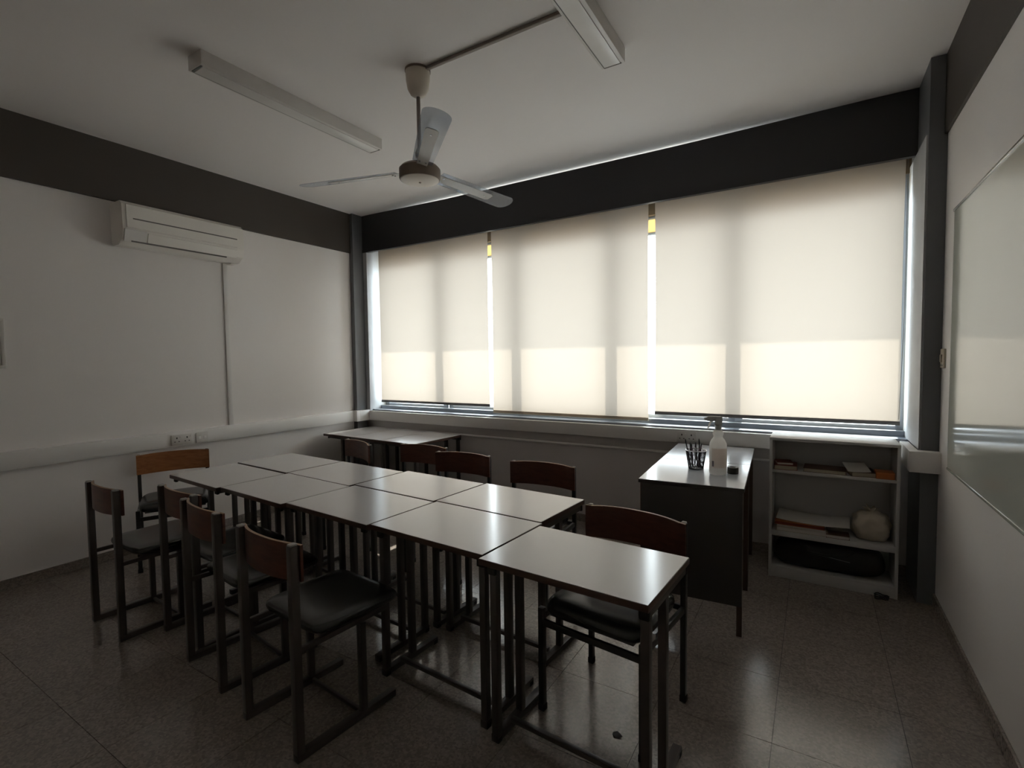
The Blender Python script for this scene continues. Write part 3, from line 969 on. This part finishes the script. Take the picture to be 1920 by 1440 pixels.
# ------------------------------------------------------------------ bookcase and what it holds
BX0, BX1, BY0, BY1, BH = 4.408, 5.120, -0.400, -0.125, 0.962
bc = tag(empty('bookcase', ((BX0 + BX1) / 2, BY0, 0)), 'low white open bookcase under the right end of the window', 'bookcase')
hw = (BX1 - BX0) / 2
dp = BY1 - BY0
for s in (-1, 1):
    MB().box((s * hw, 0, 0), (s * (hw - 0.018), dp, BH - 0.018), 0.001).build('side', 'bookcase', bc)
MB().box((-hw, -0.002, BH - 0.018), (hw, dp, BH), 0.001).build('top', 'bookcase', bc)
for z in (0.735, 0.312):
    MB().box((-hw + 0.018, 0.004, z - (0.012 if z > 0.5 else 0.024)), (hw - 0.018, dp - 0.006, z + (0.006 if z > 0.5 else 0.012)), 0.001).build('shelf', 'bookcase', bc)
MB().box((-hw + 0.018, 0.004, 0.062), (hw - 0.018, dp - 0.006, 0.078), 0.001).build('shelf', 'bookcase', bc)
MB().box((-hw + 0.018, 0.006, 0.0), (hw - 0.018, 0.022, 0.062), 0.001).build('plinth', 'bookcase', bc)
MB().box((-hw + 0.018, dp - 0.006, 0.0), (hw - 0.018, dp - 0.001, BH - 0.018)).build('back_panel', 'bookcase', bc)
S1, S2, S3 = 0.7415, 0.3245, 0.0785


def book(loc, w, d, h, ang, cover, lab, cat='book', pages='paper', group='things on the bookcase shelves', tilt=None):
    t = tag(empty('book', loc, ang), lab, cat, group)
    c = 0.002
    MB().box((-w / 2, -d / 2, 0), (w / 2, d / 2, c)).build('cover', cover, t)
    MB().box((-w / 2, -d / 2, h - c), (w / 2, d / 2, h)).build('cover', cover, t)
    MB().box((-w / 2, d / 2 - c, c), (w / 2, d / 2, h - c)).build('spine', cover, t)
    MB().box((-w / 2 + 0.004, -d / 2 + 0.004, c), (w / 2 - 0.004, d / 2 - c, h - c)).build('pages', pages, t)
    return t


book((4.50, -0.30, S1), 0.14, 0.15, 0.030, 0.05, 'red', 'dark red book at the left end of the top shelf', pages='papercream')
book((4.49, -0.295, S1 + 0.0302), 0.10, 0.12, 0.016, 0.2, 'red', 'small red booklet lying on the dark red book')
book((4.73, -0.29, S1), 0.24, 0.17, 0.024, -0.04, 'brownbook', 'brown book lying flat in the middle of the top shelf', pages='papercream')
book((4.93, -0.29, S1), 0.14, 0.18, 0.028, 0.15, 'brownbook', 'brown notebook under the tilted white sheet', pages='papercream')


def sheet(name, loc, w, d, ang, mat, lab, rx=0.0, curl=0.01, thick=0.0008):
    b = MB()
    n = 8
    top = []
    for i in range(n + 1):
        for sgn in (0, 1):
            x = -w / 2 + w * i / n
            top.append([b.bm.verts.new((x, -d / 2 if sgn == 0 else d / 2, curl * (2 * i / n - 1) ** 2 + z)) for z in (0, thick)])
    for i in range(n):
        a0, a1, b0, b1 = top[2 * i], top[2 * i + 1], top[2 * i + 2], top[2 * i + 3]
        b.bm.faces.new((a0[1], b0[1], b1[1], a1[1]))
        b.bm.faces.new((a0[0], a1[0], b1[0], b0[0]))
        b.bm.faces.new((a0[0], b0[0], b0[1], a0[1]))
        b.bm.faces.new((a1[0], a1[1], b1[1], b1[0]))
    for e in (top[0] + top[1][::-1], top[-2] + top[-1][::-1]):
        b.bm.faces.new(e)
    o = b.build(name, mat, loc=loc)
    o.rotation_euler = (rx, 0, ang)
    return tag(o, lab, 'paper', 'things on the bookcase shelves')


sheet('paper_sheet', (4.90, -0.325, S1 + 0.048), 0.13, 0.11, 0.32, 'paper', 'white sheet lying tilted on the top shelf', R(22), 0.004)
ob = tag(empty('card_box', (5.046, -0.335, S1), 0.03), 'orange card box at the right end of the top shelf', 'box', 'things on the bookcase shelves')
MB().box((-0.047, -0.055, 0), (0.047, 0.05, 0.036), 0.002).build('tray', 'orange', ob)
MB().box((-0.048, -0.056, 0.036), (0.048, 0.051, 0.041), 0.002).build('lid', 'orange', ob)

book((4.60, -0.285, S2), 0.30, 0.20, 0.026, 0.02, 'papercream', 'cream paper pad at the bottom of the pile on the middle shelf')
book((4.60, -0.288, S2 + 0.0262), 0.29, 0.19, 0.016, -0.03, 'paper', 'thin white pad in the pile under the orange folder')
book((4.59, -0.290, S2 + 0.0424), 0.29, 0.20, 0.022, -0.02, 'orange', 'orange folder in the pile on the middle shelf', pages='red')
sheet('paper_sheet', (4.665, -0.285, S2 + 0.076), 0.42, 0.20, -0.05, 'paper', 'large white sheet covering the pile on the middle shelf', R(5), 0.012, 0.003)
book((4.805, -0.345, S2), 0.13, 0.10, 0.022, 0.03, 'brownbook', 'small dark book lying beside the pile on the middle shelf')

bg_ = MB()
t_ = bmesh.new()
bmesh.ops.create_icosphere(t_, subdivisions=4, radius=1)
for v in t_.verts:
    p = v.co.copy()
    n1 = noise.noise(p * 2.3 + Vector((3, 1, 7))) * 0.20 + noise.noise(p * 6.1) * 0.09 + abs(noise.noise(p * 9.0 + Vector((2, 5, 1)))) * 0.08
    q = p * (1 + n1)
    v.co = Vector((q.x * 0.105, q.y * 0.085, max(-0.0855, q.z * 0.105)))
bg_._merge(t_)
bag = empty('plastic_bag', (4.985, -0.285, S2 + 0.0856))
bg_.build('bag_body', 'bag', bag, angle=60)
kn = MB()
for k in range(6):
    a = k * 1.05
    kn.tube([(0.0, 0.0, 0.085), (0.02 * math.cos(a), 0.02 * math.sin(a), 0.11), (0.045 * math.cos(a), 0.04 * math.sin(a), 0.118 + 0.006 * (k % 3))], [0.012, 0.009, 0.003], 7)
kn.build('bag_knot', 'bag', bag)
tag(bag, 'crumpled pale plastic bag on the middle shelf', 'bag', 'things on the bookcase shelves')

bb = tag(empty('carry_bag', (4.755, -0.27, S3)), 'black nylon bag filling the bottom compartment of the bookcase', 'bag', 'things on the bookcase shelves')
MB().cushion(0.62, 0.22, 0.185, (0, 0, 0.0928), 0.3, 0).build('bag_body', 'blackbag', bb)
MB().tube([(-0.1, -0.107, 0.118), (0.0, -0.111, 0.112), (0.12, -0.109, 0.098)], 0.0025, 6).build('zip', 'zip', bb)
MB().tube([(-0.14, -0.09, 0.165), (-0.10, -0.122, 0.13), (0.0, -0.128, 0.125), (0.10, -0.122, 0.13), (0.14, -0.09, 0.165)], 0.008, 8).build('handle', 'blackbag', bb)
cb_ = MB()
pts = []
for q in range(40):
    a = q * 0.42
    r = 0.030 + 0.006 * math.sin(q * 0.9)
    pts.append((r * math.cos(a), r * 0.8 * math.sin(a), 0.005 + 0.0007 * q + 0.003 * (1 + math.sin(q * 1.3))))
cb_.tube(pts, 0.004, 6)
tag(cb_.build('cable_coil', 'blackbag', loc=(5.035, -0.455, 0.0)), 'small coil of black cable on the floor before the bookcase', 'cable')

# ------------------------------------------------------------------ scraps on the floor
def scrap(x, y, s, mat, lab, seed):
    random.seed(seed)
    b = MB()
    n = 7
    poly = [(s * (0.6 + 0.5 * random.random()) * math.cos(k * 2 * math.pi / n), s * (0.5 + 0.4 * random.random()) * math.sin(k * 2 * math.pi / n)) for k in range(n)]
    t2 = bmesh.new()
    c0 = t2.verts.new((0, 0, 0.005))
    c1 = t2.verts.new((0, 0, 0.0))
    ring = [t2.verts.new((p[0], p[1], 0.002 + 0.006 * random.random())) for p in poly]
    for k in range(n):
        t2.faces.new((c0, ring[k], ring[(k + 1) % n]))
        t2.faces.new((c1, ring[(k + 1) % n], ring[k]))
    b._merge(t2)
    o = b.build('floor_scrap', mat, loc=(x, y, 0.0005), smooth=False)
    return tag(o, lab, 'scrap', 'scraps on the floor')


scrap(3.812, -2.475, 0.020, 'leaf', 'small brown scrap on the floor before the nearest desk stretcher', 1)
scrap(4.007, -2.339, 0.022, 'dirt', 'dark scrap on the floor below the glossy black seat', 2)
scrap(2.02, -1.62, 0.014, 'paper', 'tiny white paper scrap on the floor under the back desks', 3)
scrap(2.15, -1.50, 0.012, 'paper', 'tiny white paper scrap on the floor behind the back desks', 5)
